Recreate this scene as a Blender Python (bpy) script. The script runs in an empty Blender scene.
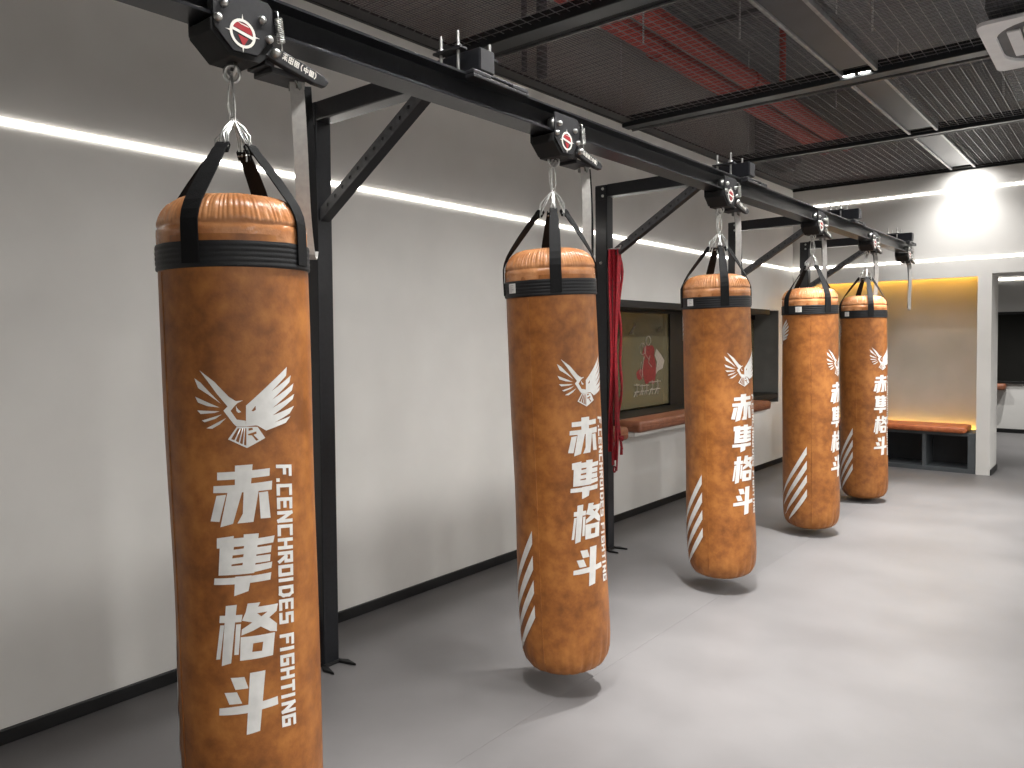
import bpy, bmesh, math, random
from mathutils import Vector, Matrix
from mathutils.geometry import tessellate_polygon
PI = math.pi
R_ = math.radians
scene = bpy.context.scene
COL = scene.collection
random.seed(4)

# ------------------------------------------------------------------ helpers
class MB:
    """collects faces for ONE mesh object"""
    def __init__(s): s.v = []; s.f = []; s.sm = []
    def add(s, vs, fs, smooth=False):
        o = len(s.v); s.v += [tuple(p) for p in vs]
        for f in fs: s.f.append([o + i for i in f]); s.sm.append(smooth)
        return s
    def box(s, a, b):
        x0, y0, z0 = [min(a[i], b[i]) for i in range(3)]; x1, y1, z1 = [max(a[i], b[i]) for i in range(3)]
        return s.add([(x0,y0,z0),(x1,y0,z0),(x1,y1,z0),(x0,y1,z0),(x0,y0,z1),(x1,y0,z1),(x1,y1,z1),(x0,y1,z1)],
                     [(0,3,2,1),(4,5,6,7),(0,1,5,4),(1,2,6,5),(2,3,7,6),(3,0,4,7)])
    def hexa(s, p):
        return s.add(p, [(0,3,2,1),(4,5,6,7),(0,1,5,4),(1,2,6,5),(2,3,7,6),(3,0,4,7)])
    def prism(s, loops, ax, t0, t1):
        """2-D loops (first the outline, then holes) extruded along axis ax"""
        def P(p, t):
            if ax == 'x': return (t, p[0], p[1])
            if ax == 'y': return (p[0], t, p[1])
            return (p[0], p[1], t)
        tris = tessellate_polygon([[Vector((p[0], p[1], 0)) for p in l] for l in loops])
        flat = [p for l in loops for p in l]; n = len(flat)
        vs = [P(p, t0) for p in flat] + [P(p, t1) for p in flat]
        fs = [tuple(t) for t in tris] + [tuple(n + i for i in reversed(t)) for t in tris]
        k = 0
        for l in loops:
            m = len(l)
            for i in range(m):
                a, b = k + i, k + (i + 1) % m
                fs.append((a, b, n + b, n + a))
            k += m
        return s.add(vs, fs)
    def tube(s, pts, r, n=8, closed=False, cap=True):
        pts = [Vector(p) for p in pts]; m = len(pts)
        rs = r if isinstance(r, (list, tuple)) else [r] * m
        up = None; rings = []
        for i, p in enumerate(pts):
            if closed: t = pts[(i + 1) % m] - pts[i - 1]
            else: t = pts[min(i + 1, m - 1)] - pts[max(i - 1, 0)]
            t.normalize()
            if up is None:
                up = Vector((0, 0, 1)) if abs(t.z) < .9 else Vector((1, 0, 0))
            a = (up - t * up.dot(t)).normalized(); b = t.cross(a); up = a
            rings.append([p + (a * math.cos(2 * PI * k / n) + b * math.sin(2 * PI * k / n)) * rs[i] for k in range(n)])
        vs = [q for rg in rings for q in rg]; fs = []
        for i in range(m if closed else m - 1):
            j = (i + 1) % m
            for k in range(n):
                l = (k + 1) % n
                fs.append((i * n + k, i * n + l, j * n + l, j * n + k))
        s.add(vs, fs, True)
        if cap and not closed:
            s.add(rings[0], [tuple(range(n - 1, -1, -1))]); s.add(rings[-1], [tuple(range(n))])
        return s
    def lathe(s, prof, n=32, c=(0, 0, 0), ax='z'):
        """prof: (r, h)"""
        vs = []; fs = []
        for r, h in prof:
            for k in range(n):
                a = 2 * PI * k / n; p = (r * math.cos(a), r * math.sin(a), h)
                if ax == 'x': p = (p[2], p[0], p[1])
                if ax == 'y': p = (p[1], p[2], p[0])
                vs.append((p[0] + c[0], p[1] + c[1], p[2] + c[2]))
        for i in range(len(prof) - 1):
            for k in range(n):
                l = (k + 1) % n
                fs.append((i * n + k, i * n + l, (i + 1) * n + l, (i + 1) * n + k))
        return s.add(vs, fs, True)
    def ribbon(s, pts, wd, t, n=None):
        """strap along pts; wd = list of (half width vectors), t thickness along the normal"""
        pts = [Vector(p) for p in pts]; m = len(pts); vs = []; fs = []
        for i, p in enumerate(pts):
            tg = (pts[min(i + 1, m - 1)] - pts[max(i - 1, 0)]).normalized()
            w = Vector(wd[i]) if isinstance(wd, list) else Vector(wd)
            nn = tg.cross(w).normalized() * (t / 2)
            vs += [p - w - nn, p + w - nn, p + w + nn, p - w + nn]
        for i in range(m - 1):
            a, b = i * 4, i * 4 + 4
            for k in range(4):
                l = (k + 1) % 4
                fs.append((a + k, a + l, b + l, b + k))
        fs += [(3, 2, 1, 0), tuple(m * 4 - 4 + k for k in range(4))]
        return s.add(vs, fs, False)
    def build(s, name, mat, parent=None, bevel=0, seg=2, smooth=None, kind=None, label=None):
        me = bpy.data.meshes.new(name); me.from_pydata(s.v, [], s.f)
        bm = bmesh.new(); bm.from_mesh(me); bmesh.ops.recalc_face_normals(bm, faces=bm.faces); bm.to_mesh(me); bm.free()
        for i, p in enumerate(me.polygons): p.use_smooth = s.sm[i] if smooth is None else smooth
        me.materials.append(mat)
        o = bpy.data.objects.new(name, me); COL.objects.link(o)
        if parent: o.parent = parent
        if bevel:
            b = o.modifiers.new('bevel', 'BEVEL'); b.width = bevel; b.segments = seg; b.limit_method = 'ANGLE'; b.angle_limit = R_(40)
        if kind: o['kind'] = kind
        if label: o['label'] = label
        return o

def tag(o, label, cat, group=None, kind=None):
    o['label'] = label; o['category'] = cat
    if group: o['group'] = group
    if kind: o['kind'] = kind
    return o
def empty(name, loc, label, cat, group=None):
    o = bpy.data.objects.new(name, None); COL.objects.link(o); o.location = loc; o.empty_display_size = .1
    return tag(o, label, cat, group)
def dup(o, parent=None):
    c = o.copy(); COL.objects.link(c)
    if parent: c.parent = parent
    for ch in list(o.children): dup(ch, c)
    return c
def arc(c, r, a0, a1, n):
    return [(c[0] + r * math.cos(a0 + (a1 - a0) * i / n), c[1] + r * math.sin(a0 + (a1 - a0) * i / n)) for i in range(n + 1)]
def rrect(x0, y0, x1, y1, r, n=5):
    return (arc((x1 - r, y0 + r), r, -PI / 2, 0, n) + arc((x1 - r, y1 - r), r, 0, PI / 2, n) +
            arc((x0 + r, y1 - r), r, PI / 2, PI, n) + arc((x0 + r, y0 + r), r, PI, 1.5 * PI, n))

# ------------------------------------------------------------------ materials
def lin(c):
    return tuple((x / 12.92 if x <= .04045 else ((x + .055) / 1.055) ** 2.4) for x in [v / 255 for v in c]) + (1,)
def mat(name, rgb, rough=.5, metal=0, spec=.5, emit=None, strength=0, trans=0, ior=1.45, coat=0):
    m = bpy.data.materials.new(name); m.use_nodes = True; b = m.node_tree.nodes['Principled BSDF']
    b.inputs['Base Color'].default_value = lin(rgb); b.inputs['Roughness'].default_value = rough
    b.inputs['Metallic'].default_value = metal; b.inputs['Specular IOR Level'].default_value = spec
    b.inputs['Transmission Weight'].default_value = trans; b.inputs['IOR'].default_value = ior
    b.inputs['Coat Weight'].default_value = coat
    if emit:
        b.inputs['Emission Color'].default_value = lin(emit); b.inputs['Emission Strength'].default_value = strength
    return m
def noise_mat(name, c0, c1, scale, rough=(.4, .6), metal=0, bump=0, bscale=None, detail=4, stops=(.35, .65), spec=.5, stretch=(1, 1, 1), bdist=.002):
    m = mat(name, c0, .5, metal, spec); nt = m.node_tree; N = nt.nodes; L = nt.links; b = N['Principled BSDF']
    tc = N.new('ShaderNodeTexCoord'); mp = N.new('ShaderNodeMapping'); mp.inputs['Scale'].default_value = stretch
    L.new(tc.outputs['Object'], mp.inputs['Vector'])
    n1 = N.new('ShaderNodeTexNoise'); n1.inputs['Scale'].default_value = scale; n1.inputs['Detail'].default_value = detail
    L.new(mp.outputs['Vector'], n1.inputs['Vector'])
    cr = N.new('ShaderNodeValToRGB'); cr.color_ramp.elements[0].position = stops[0]; cr.color_ramp.elements[1].position = stops[1]
    cr.color_ramp.elements[0].color = lin(c0); cr.color_ramp.elements[1].color = lin(c1)
    L.new(n1.outputs['Fac'], cr.inputs['Fac']); L.new(cr.outputs['Color'], b.inputs['Base Color'])
    mr = N.new('ShaderNodeMapRange'); mr.inputs['To Min'].default_value = rough[0]; mr.inputs['To Max'].default_value = rough[1]
    L.new(n1.outputs['Fac'], mr.inputs['Value']); L.new(mr.outputs['Result'], b.inputs['Roughness'])
    if bump:
        n2 = N.new('ShaderNodeTexNoise'); n2.inputs['Scale'].default_value = bscale or scale * 8; n2.inputs['Detail'].default_value = 5
        L.new(mp.outputs['Vector'], n2.inputs['Vector'])
        bp = N.new('ShaderNodeBump'); bp.inputs['Strength'].default_value = bump; bp.inputs['Distance'].default_value = bdist
        L.new(n2.outputs['Fac'], bp.inputs['Height']); L.new(bp.outputs['Normal'], b.inputs['Normal'])
    return m

def leather_mat():
    m = mat('tan_leather', (150, 92, 40), .42); nt = m.node_tree; N = nt.nodes; L = nt.links; b = N['Principled BSDF']
    tc = N.new('ShaderNodeTexCoord')
    def noise(sc, det, rgh=.55, vec=None):
        n = N.new('ShaderNodeTexNoise'); n.inputs['Scale'].default_value = sc; n.inputs['Detail'].default_value = det
        n.inputs['Roughness'].default_value = rgh; L.new(vec or tc.outputs['Object'], n.inputs['Vector']); return n
    big = noise(5.5, 6, .6); fine = noise(22, 5, .6)
    mix = N.new('ShaderNodeMath'); mix.operation = 'MULTIPLY_ADD'; mix.inputs[1].default_value = .34
    L.new(fine.outputs['Fac'], mix.inputs[0]); 
    m2 = N.new('ShaderNodeMath'); m2.operation = 'MULTIPLY'; m2.inputs[1].default_value = .68
    L.new(big.outputs['Fac'], m2.inputs[0]); L.new(m2.outputs[0], mix.inputs[2])
    cr = N.new('ShaderNodeValToRGB'); e = cr.color_ramp.elements
    e[0].position = .36; e[0].color = lin(LEATHER[0]); e[1].position = .66; e[1].color = lin(LEATHER[2])
    k = e.new(.5); k.color = lin(LEATHER[1])
    L.new(mix.outputs[0], cr.inputs['Fac']); L.new(cr.outputs['Color'], b.inputs['Base Color'])
    mr = N.new('ShaderNodeMapRange'); mr.inputs['To Min'].default_value = .36; mr.inputs['To Max'].default_value = .52
    L.new(big.outputs['Fac'], mr.inputs['Value']); L.new(mr.outputs['Result'], b.inputs['Roughness'])
    gr = noise(160, 3); bp = N.new('ShaderNodeBump'); bp.inputs['Strength'].default_value = .18; bp.inputs['Distance'].default_value = .002
    L.new(gr.outputs['Fac'], bp.inputs['Height']); L.new(bp.outputs['Normal'], b.inputs['Normal'])
    return m

LEATHER = ((116, 68, 29), (143, 87, 39), (168, 108, 52))
M = dict(
    leather=leather_mat(),
    cap=noise_mat('tan_leather_cap', (168, 110, 68), (196, 140, 96), 14, (.16, .28), bump=.55, bscale=38, bdist=.006),
    web=noise_mat('black_webbing', (9, 9, 10), (14, 14, 16), 90, (.65, .8), spec=.25, bump=.4, bscale=260, stretch=(1, 1, 1)),
    band=noise_mat('black_band', (9, 10, 13), (14, 16, 20), 40, (.45, .6), bump=.3, bscale=200),
    printw=noise_mat('white_print', (208, 207, 204), (220, 219, 216), 30, (.45, .6)),
    black=noise_mat('black_powder_coat', (20, 21, 25), (26, 27, 31), 60, (.26, .36), bump=.05, bscale=400),
    blackm=noise_mat('matt_black_metal', (24, 24, 27), (34, 34, 37), 50, (.42, .55), bump=.1, bscale=300),
    brace=noise_mat('grey_black_metal', (58, 58, 60), (72, 72, 74), 50, (.35, .5)),
    dark=noise_mat('dark_rubber', (9, 9, 10), (14, 14, 15), 30, (.6, .8)),
    steel=noise_mat('zinc_steel', (170, 170, 168), (205, 205, 202), 40, (.25, .4), metal=1),
    wire=noise_mat('steel_wire', (190, 190, 188), (225, 225, 222), 80, (.25, .4), metal=1),
    wall=noise_mat('grey_paint', (200, 198, 194), (205, 203, 199), 3, (.7, .8), bump=.03, bscale=120),
    floor=noise_mat('grey_floor_mat', (101, 99, 99), (109, 107, 107), 2.2, (.40, .48), bump=.06, bscale=300, spec=.28),
    skirt=noise_mat('black_skirting', (13, 13, 14), (18, 18, 19), 20, (.35, .45)),
    led=mat('led_white', (255, 255, 255), emit=(255, 250, 242), strength=11),
    ledw=mat('led_warm', (255, 220, 150), emit=(255, 192, 72), strength=32),
    lamp=mat('lamp_white', (255, 255, 255), emit=(255, 250, 240), strength=40),
    slab=noise_mat('dark_slab', (146, 148, 152), (160, 162, 165), 3, (.8, .9)),
    mesh=noise_mat('ceiling_rib_steel', (140, 141, 143), (166, 166, 167), 25, (.3, .45), metal=1),
    veil=noise_mat('ceiling_fine_mesh', (44, 44, 47), (56, 56, 58), 30, (.5, .6), metal=.6),
    border=noise_mat('ceiling_border_panel', (50, 49, 50), (58, 57, 58), 12, (.5, .6)),
    beam=noise_mat('dark_ceiling_beam', (40, 43, 45), (50, 53, 55), 3, (.3, .36), metal=.35),
    alu=noise_mat('aluminium_trim', (150, 150, 152), (175, 175, 176), 20, (.3, .42), metal=.9),
    trough=noise_mat('grey_trough', (74, 75, 78), (86, 87, 90), 6, (.3, .42), metal=.6),
    red=noise_mat('red_pipe_paint', (196, 84, 78), (214, 104, 96), 20, (.45, .6)),
    redw=noise_mat('red_webbing', (120, 8, 24), (160, 18, 34), 60, (.5, .7), bump=.3, bscale=240),
    duct=noise_mat('duct_grey', (120, 120, 124), (142, 142, 146), 12, (.5, .7), metal=.3),
    galv=noise_mat('galvanised', (120, 122, 120), (150, 152, 148), 25, (.4, .55), metal=.7),
    white=noise_mat('white_plastic', (222, 222, 224), (230, 230, 231), 10, (.4, .5)),
    cream=noise_mat('cream_plastic', (216, 210, 198), (224, 218, 206), 12, (.45, .55)),
    greyp=noise_mat('grey_plastic', (90, 90, 92), (104, 104, 106), 12, (.45, .55)),
    frame=noise_mat('window_frame_black', (10, 10, 10), (14, 14, 14), 20, (.4, .5)),
    reveal=noise_mat('window_reveal_grey', (112, 112, 110), (120, 120, 117), 8, (.45, .55)),
    olive=noise_mat('olive_backing', (98, 92, 70), (112, 105, 82), 4, (.6, .7)),
    glass=mat('bronze_window_glass', (176, 166, 128), .06, trans=.72, ior=1.35),
    cushion=noise_mat('brown_leather_cushion', (122, 74, 52), (144, 92, 66), 18, (.36, .46), bump=.15, bscale=120),
    orange=noise_mat('orange_leather_cushion', (158, 84, 48), (178, 102, 60), 18, (.38, .48), bump=.15, bscale=120),
    niche=noise_mat('niche_grey_panel', (172, 169, 160), (180, 176, 168), 3, (.6, .7)),
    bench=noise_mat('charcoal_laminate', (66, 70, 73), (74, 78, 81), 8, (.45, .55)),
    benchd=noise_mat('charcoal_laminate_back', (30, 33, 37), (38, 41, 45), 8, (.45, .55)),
    strap_lit=noise_mat('grey_lit_webbing', (158, 156, 153), (168, 166, 162), 60, (.3, .45), metal=0, bump=.3, bscale=240),  # pale grey paints in the lit side of the pull strap
    logo_red=mat('logo_red', (158, 30, 38), .5), logo_white=mat('logo_white', (232, 228, 220), .5),
    art_red=noise_mat('art_red', (100, 26, 26), (146, 50, 46), 60, (.5, .7)),
    art_white=noise_mat('art_white', (150, 140, 126), (180, 170, 158), 60, (.5, .7)),
)

# ------------------------------------------------------------------ layout numbers (metres; y runs along the rail, wall at x = -3.15)
XW, YF = -3.15, 9.15
XR, YB = 4.2, -2.6
XB = -1.83
def cz(y): return 3.092 + .012 * y            # the mesh ceiling climbs a little
def rz(y): return 2.260 + .0055 * (y - 1.5)   # underside of the rail
CH = [1.08, 2.5, 4.09, 5.69, 7.165]           # trolley positions

# ------------------------------------------------------------------ camera
cam_d = bpy.data.cameras.new('camera'); cam = bpy.data.objects.new('camera', cam_d); COL.objects.link(cam)
rr = Vector((0.7735592, 0.63366673, -0.00852252)); uu = Vector((-0.01454358, 0.03119588, 0.99940748)); bb = Vector((0.63355714, -0.7729769, 0.03334765))
cam.matrix_world = Matrix(((rr.x, uu.x, bb.x, 0), (rr.y, uu.y, bb.y, 0), (rr.z, uu.z, bb.z, 1.45), (0, 0, 0, 1)))
cam_d.sensor_width = 36; cam_d.lens = 757.171 * 36 / 1024; cam_d.shift_y = -(384 - 364.94) / 1024
cam_d.clip_start = .05; cam_d.clip_end = 60
scene.camera = cam

# ------------------------------------------------------------------ room shell
HT = 4.25
m = MB(); m.box((-4.5, YB - .2, -.1), (XR + .2, 14.2, 0)); fl = m.build('floor', M['floor'], kind='structure')
m = MB()
for x in (-1.775,): m.box((x - .0015, YB, 0), (x + .0015, 9.1, .0006))
m.build('floor_seam', M['floor'], kind='structure')
# left wall with window recess
WY0, WY1, WZ0, WZ1 = 4.9, 8.68, .80, 1.757
m = MB(); xo = XW - .40
m.box((xo, YB - .2, 0), (XW, WY0, HT)); m.box((xo, WY1, 0), (XW, YF + .5, HT))
m.box((xo, WY0, 0), (XW, WY1, WZ0 - .09)); m.box((xo, WY0, WZ1), (XW, WY1, HT))
m.build('wall_left', M['wall'], kind='structure')
# far wall with niche and doorway
NX0, NX1, NZ = -2.92, -1.25, 2.065
PX1 = -1.125; DZ = 2.09; DX1 = .35
m = MB(); yb = YF + .485
m.box((XW, YF, 0), (NX0, yb, HT)); m.box((NX0, YF, NZ), (NX1, YF + .05, HT)); m.box((NX0, YF + .05, NZ + .14), (NX1, yb, HT)); m.box((NX1, YF, 0), (PX1, yb, HT))
m.box((PX1, YF, DZ), (DX1, yb, HT)); m.box((DX1, YF, 0), (XR, yb, HT))
m.build('wall_far', M['wall'], kind='structure')
m = MB(); m.box((NX0 - .01, yb - .02, 0), (NX1 + .01, yb + .04, NZ + .16)); m.build('wall_niche', M['niche'], kind='structure')
m = MB(); m.box((XR, YB - .2, 0), (XR + .2, yb, HT)); m.build('wall_right', M['wall'], kind='structure')
m = MB(); m.box((XW - .40, YB - .2, 0), (XR, YB, HT)); m.build('wall_back', M['wall'], kind='structure')
m = MB(); m.box((XW - .40, YB - .2, HT), (XR + .2, yb, HT + .15)); m.build('ceiling', M['slab'], kind='structure')
# skirtings
def sk(name, a, b): MB().box(a, b).build(name, M['skirt'], kind='structure', bevel=.003)
sk('baseboard_left', (XW, YB, 0), (XW + .014, YF, .056))
sk('baseboard_door', (PX1, YF + .02, 0), (PX1 + .012, yb, .06))
sk('baseboard_right', (XR - .014, YB, 0), (XR, YF, .056))
# the room beyond the doorway
m = MB(); m.box((-4.4, 13.4, 0), (-2.4, 13.6, 3.0)); m.box((-2.4, 13.4, 0), (2.2, 13.6, .735)); m.box((-2.4, 13.4, 1.8), (2.2, 13.6, 3.0))
m.box((-4.4, yb, 0), (-4.2, 13.4, 3.0)); m.box((2.0, yb, 0), (2.2, 13.4, 3.0))
m.build('wall_next_room', M['wall'], kind='structure')
MB().box((-4.4, yb, 3.0), (2.2, 13.6, 3.1)).build('ceiling_next_room', M['slab'], kind='structure')
sk('baseboard_next_room', (-4.2, 13.385, 0), (2.0, 13.4, .06))

# ------------------------------------------------------------------ window in the left wall
def rect_prism(mb, x0, x1, y0, y1, z0, z1): mb.box((x0, y0, z0), (x1, y1, z1))
xg = -3.44
w = MB(); fw = .05
w.box((XW - .32, WY0, WZ1 - .055), (XW + .012, WY1 - .3, WZ1 + .004)); w.box((XW - .32, WY0, WZ0 - .04), (XW + .0, WY1, WZ0 + .012))
w.box((XW - .32, WY0, WZ0), (XW + .01, WY0 + .05, WZ1)); w.box((xg - .06, 6.56, WZ0), (xg + .02, 6.86, WZ1))
w.box((xg - .02, 6.86, WZ1 - .10), (xg + .02, WY1, WZ1)); w.box((xg - .02, WY0, WZ1 - .075), (xg + .02, 6.56, WZ1 - .05))
win = w.build('window_1', M['frame'], bevel=.004, kind='structure')
win['label'] = 'black framed recessed window in the left wall with printed glass pane'
m = MB(); m.box((XW - .395, WY1 - .012, WZ0 - .09), (XW + .002, WY1, WZ1)); m.build('reveal_panel', M['reveal'], win, label='grey window reveal panel')
m = MB(); m.box((XW - .398, WY0, WZ0 - .09), (XW - .37, WY1, WZ1)); m.build('back_panel', M['olive'], win, label='olive backing behind the glass')
m = MB(); m.box((xg - .004, WY0 + .05, WZ0 + .03), (xg + .004, 6.56, WZ1 - .05)); m.build('pane', M['glass'], win)
m = MB(); m.box((xg - .004, 6.86, WZ0 + .03), (xg + .004, WY1 - .012, WZ1 - .05)); m.build('pane', M['glass'], win)
# printed artwork on the glass: generic pair of gloves, brush stroke and lettering
def T2(p): return (5.995 + (p[0] - 5.742) * 1.041, 1.45 + (p[1] - 1.45) * 1.044)
def artm(polys, mt, name, x=xg + .0045):
    mb = MB()
    for i, p in enumerate(polys): mb.prism([[T2(q) for q in p]], 'x', x, x + .001 + .0004 * i)
    return mb.build(name, mt, win)
def blob(cy, cz_, ry, rz_, n=18, j=.12, seed=1):
    rd = random.Random(seed)
    return [(cy + ry * math.cos(2 * PI * i / n) * (1 + rd.uniform(-j, j)), cz_ + rz_ * math.sin(2 * PI * i / n) * (1 + rd.uniform(-j, j))) for i in range(n)]
artm([blob(5.90, 1.17, .095, .12, seed=2), blob(5.97, 1.18, .075, .13, seed=3), blob(5.76, 1.14, .06, .05, seed=4), blob(5.88, 1.33, .08, .06, seed=5), blob(5.96, 1.34, .055, .05, seed=9)], M['art_red'], 'printed_gloves')
artm([[(6.03, 1.12), (6.08, 1.16), (6.17, 1.18), (6.20, 1.25), (6.13, 1.31), (6.05, 1.36), (6.02, 1.30), (6.06, 1.24)]], M['art_white'], 'printed_brush_stroke')
lp = MB()
def thin(pts, r=.004): lp.tube([(xg + .0075,) + T2(p) for p in pts], r, 5)
thin(arc((5.80, 1.36), .05, 0, 2 * PI, 14)); thin([(5.80, 1.40), (5.86, 1.30), (5.92, 1.26)]); thin(arc((5.90, 1.43), .04, 0, 2 * PI, 12)); thin([(5.83, 1.30), (5.79, 1.18), (5.80, 1.12)])
thin([(5.93, 1.30), (5.90, 1.24), (5.96, 1.20)]); thin([(5.78, 1.25), (5.75, 1.15), (5.80, 1.10)])
lp.build('printed_laces', M['art_white'], win)
lp = MB()
for (cy, czz, s) in ((5.70, 1.0, .05), (5.79, 1.0, .04), (5.87, 1.0, .04), (5.97, 1.01, .055), (6.07, 1.01, .055)):
    thin([(cy - s, czz + s), (cy + s, czz + s)], .005); thin([(cy, czz + s * 1.3), (cy, czz - s)], .005); thin([(cy - s * .8, czz - s * .2), (cy + s * .8, czz - s * .2)], .005); thin([(cy - s, czz - s), (cy - s * .2, czz)], .005)
thin([(5.58, 1.49), (5.63, 1.53), (5.68, 1.56)], .006); thin([(5.66, 1.58), (5.62, 1.49)], .005); thin([(6.08, 1.52), (6.12, 1.55)], .006)
lp.build('printed_lettering', M['art_white'], win)
# ledge cushions
def cushion(name, x0, x1, y0, y1, z0, z1, mt, label, group=None, ax='y', r=.03):
    m = MB(); m.box((x0, y0, z0), (x1, y1, z1)); o = m.build(name, mt, bevel=r, seg=4, smooth=False)
    for p in o.data.polygons: p.use_smooth = True
    t = tag(o, label, 'cushion', group)
    s = MB(); zc = z0 + (z1 - z0) * .5
    pts = [(x0 - .001, y0 + r, zc), (x0 + r, y0 - .001, zc), (x1 - r, y0 - .001, zc), (x1 + .001, y0 + r, zc), (x1 + .001, y1 - r, zc), (x1 - r, y1 + .001, zc), (x0 + r, y1 + .001, zc), (x0 - .001, y1 - r, zc)]
    s.tube(pts, .003, 6, closed=True); s.build('piping', mt, o)
    return t
cushion('window_cushion', XW, -2.91, 4.30, 4.94, .690, .790, M['cushion'], 'brown leather ledge cushion partly hidden behind the red straps on the steel post', 'leather cushions on the window ledge')
cushion('window_cushion', XW, -2.91, 5.10, 6.75, .722, .812, M['cushion'], 'long brown leather ledge cushion under the printed window glass', 'leather cushions on the window ledge')
cushion('window_cushion', XW, -2.91, 6.85, 7.83, .700, .790, M['cushion'], 'brown leather ledge cushion end showing right of the third punching bag', 'leather cushions on the window ledge')
m = MB(); m.box((XW, 4.31, .66), (-2.965, 4.93, .690)); m.box((XW, 5.11, .69), (-2.965, 6.74, .722)); m.box((XW, 6.86, .67), (-2.965, 7.82, .700))
m.build('trim_1', M['wall'], kind='structure', bevel=.003)

# ------------------------------------------------------------------ LED lines
def led(name, a, b, label, mt='led'):
    o = MB().box(a, b).build(name, M[mt], bevel=.002); tag(o, label, 'LED strip'); return o
led('led_strip', (XW, YB + .05, 2.240), (XW + .008, YF - .001, 2.260), 'long white LED line running along the left wall behind the bags')
led('led_strip', (XW + .008, YF - .008, 2.247), (XR - .05, YF, 2.267), 'lower white LED line across the far wall above the yellow niche')
led('led_strip', (XW + .008, YF - .008, 2.965), (XR - .05, YF, 2.985), 'upper white LED line high on the far wall under the mesh ceiling')
led('led_strip', (-4.1, 13.388, 2.275), (1.9, 13.399, 2.300), 'short white LED line seen through the doorway in the next room')
led('led_strip', (NX0 + .02, yb - .075, NZ + .085), (NX1 - .02, yb - .05, NZ + .11), 'warm yellow LED line along the top of the niche', 'ledw')

# ------------------------------------------------------------------ bench in the niche
by0, by1, bz = YF + .01, yb - .08, .425
bn = empty('locker_bench', ((NX0 + NX1) / 2, (by0 + by1) / 2, 0), 'charcoal open cubby bench built into the yellow lit niche', 'bench')
ox, oy = bn.location.x, bn.location.y
def L_(a): return (a[0] - ox, a[1] - oy, a[2])
def bbox(name, boxes, mt):
    m = MB()
    for a, b in boxes: m.box(L_(a), L_(b))
    return m.build(name, M[mt], bn, bevel=.002)
bbox('top', [((NX0 + .005, by0, bz - .035), (NX1 - .005, by1, bz))], 'bench')
bbox('base', [((NX0 + .005, by0, 0), (NX1 - .005, by1, .045))], 'bench')
bbox('side_panel', [((NX1 - .075, by0, .045), (NX1 - .005, by1, bz - .035))], 'bench')
bbox('side_panel', [((NX0 + .005, by0, .045), (NX0 + .06, by1, bz - .035))], 'bench')
for x in (-1.735, -2.33): bbox('divider', [((x - .018, by0, .045), (x + .018, by1 - .02, bz - .035))], 'bench')
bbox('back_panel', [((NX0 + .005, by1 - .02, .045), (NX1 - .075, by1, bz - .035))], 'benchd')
cushion('bench_cushion', NX0 + .1, -1.335, by0 - .07, by1 - .06, .418 - .02 + .028, .49, M['orange'], 'orange leather cushion lying on the charcoal cubby bench', r=.022)
led('led_strip', (NX0 + .02, by1 + .006, .385), (NX1 - .02, by1 + .026, .405), 'warm yellow LED line glowing behind the bench cushion', 'ledw')
# next room window
w = MB(); w.box((-1.95, 13.36, 1.76), (2.0, 13.41, 1.80)); w.box((-1.95, 13.36, .735), (2.0, 13.41, .77)); w.box((-1.60, 13.36, .77), (-1.565, 13.41, 1.76)); w.box((.3, 13.36, .77), (.34, 13.41, 1.76))
wn = w.build('window_2', M['frame'], kind='structure', bevel=.003)
MB().box((-2.4, 13.392, .77), (2.0, 13.398, 1.76)).build('pane', mat('dark_glass', (20, 20, 19), .06), wn)
cushion('window_cushion', -2.3, -1.44, 13.2, 13.4, .64, .735, M['cushion'], 'small brown ledge cushion in the next room seen through the doorway')

# ------------------------------------------------------------------ mesh ceiling, beams, trough
beams = [(-.35, -.15), (1.36, 1.56), (3.245, 3.43), (5.24, 5.40), (7.17, 7.27)]
xa, xb2 = XW + .11, XR
def cbox(mb, x0, x1, y0, y1, h0, h1):
    """box that follows the ceiling slope; heights relative to cz"""
    mb.hexa([(x0, y0, cz(y0) + h0), (x1, y0, cz(y0) + h0), (x1, y1, cz(y1) + h0), (x0, y1, cz(y1) + h0),
             (x0, y0, cz(y0) + h1), (x1, y0, cz(y0) + h1), (x1, y1, cz(y1) + h1), (x0, y1, cz(y1) + h1)])
edges = [YB] + [e for b in beams for e in b] + [YF - .05]
TX0, TX1 = -1.47, -1.285
rib = MB(); veil = MB(); brd = MB()
y = YB + .03; RS = .0628
while y < YF - .1:
    cbox(rib, xa, xb2, y - .0011, y + .0011, -.002, .002); y += RS
x = xa + .03
while x < xb2:
    if not (TX0 - .02 < x < TX1 + .02): cbox(rib, x - .0012, x + .0012, YB, YF - .06, -.002, .002)
    x += RS
y = YB + .03 + RS / 3
k = 1
while y < YF - .1:
    if k % 3: cbox(veil, xa, xb2, y - .0004, y + .0004, -.0006, .0006)
    y += RS / 3; k += 1
x = xa + .03 + RS / 3; k = 1
while x < xb2:
    if k % 3: cbox(veil, x - .0004, x + .0004, YB, YF - .06, -.0006, .0006)
    x += RS / 3; k += 1
rib.build('ceiling_mesh_rib', M['mesh'], kind='structure'); veil.build('ceiling_mesh_veil', M['veil'], kind='structure')
cbox(brd, XW, xa, YB, YF, -.002, .01); cbox(brd, xa, XR, YF - .06, YF, -.002, .01)
brd.build('ceiling_border', M['border'], kind='structure')
m = MB(); cbox(m, XW, XW + .02, YB, YF, -.007, 0); m.build('trim_2', M['skirt'], kind='structure')
m = MB(); cbox(m, XW, XR, YF - .022, YF, -.03, 0); cbox(m, XW, XR, YF - .06, YF - .045, -.012, .0); m.build('trim_3', M['skirt'], kind='structure')
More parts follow.
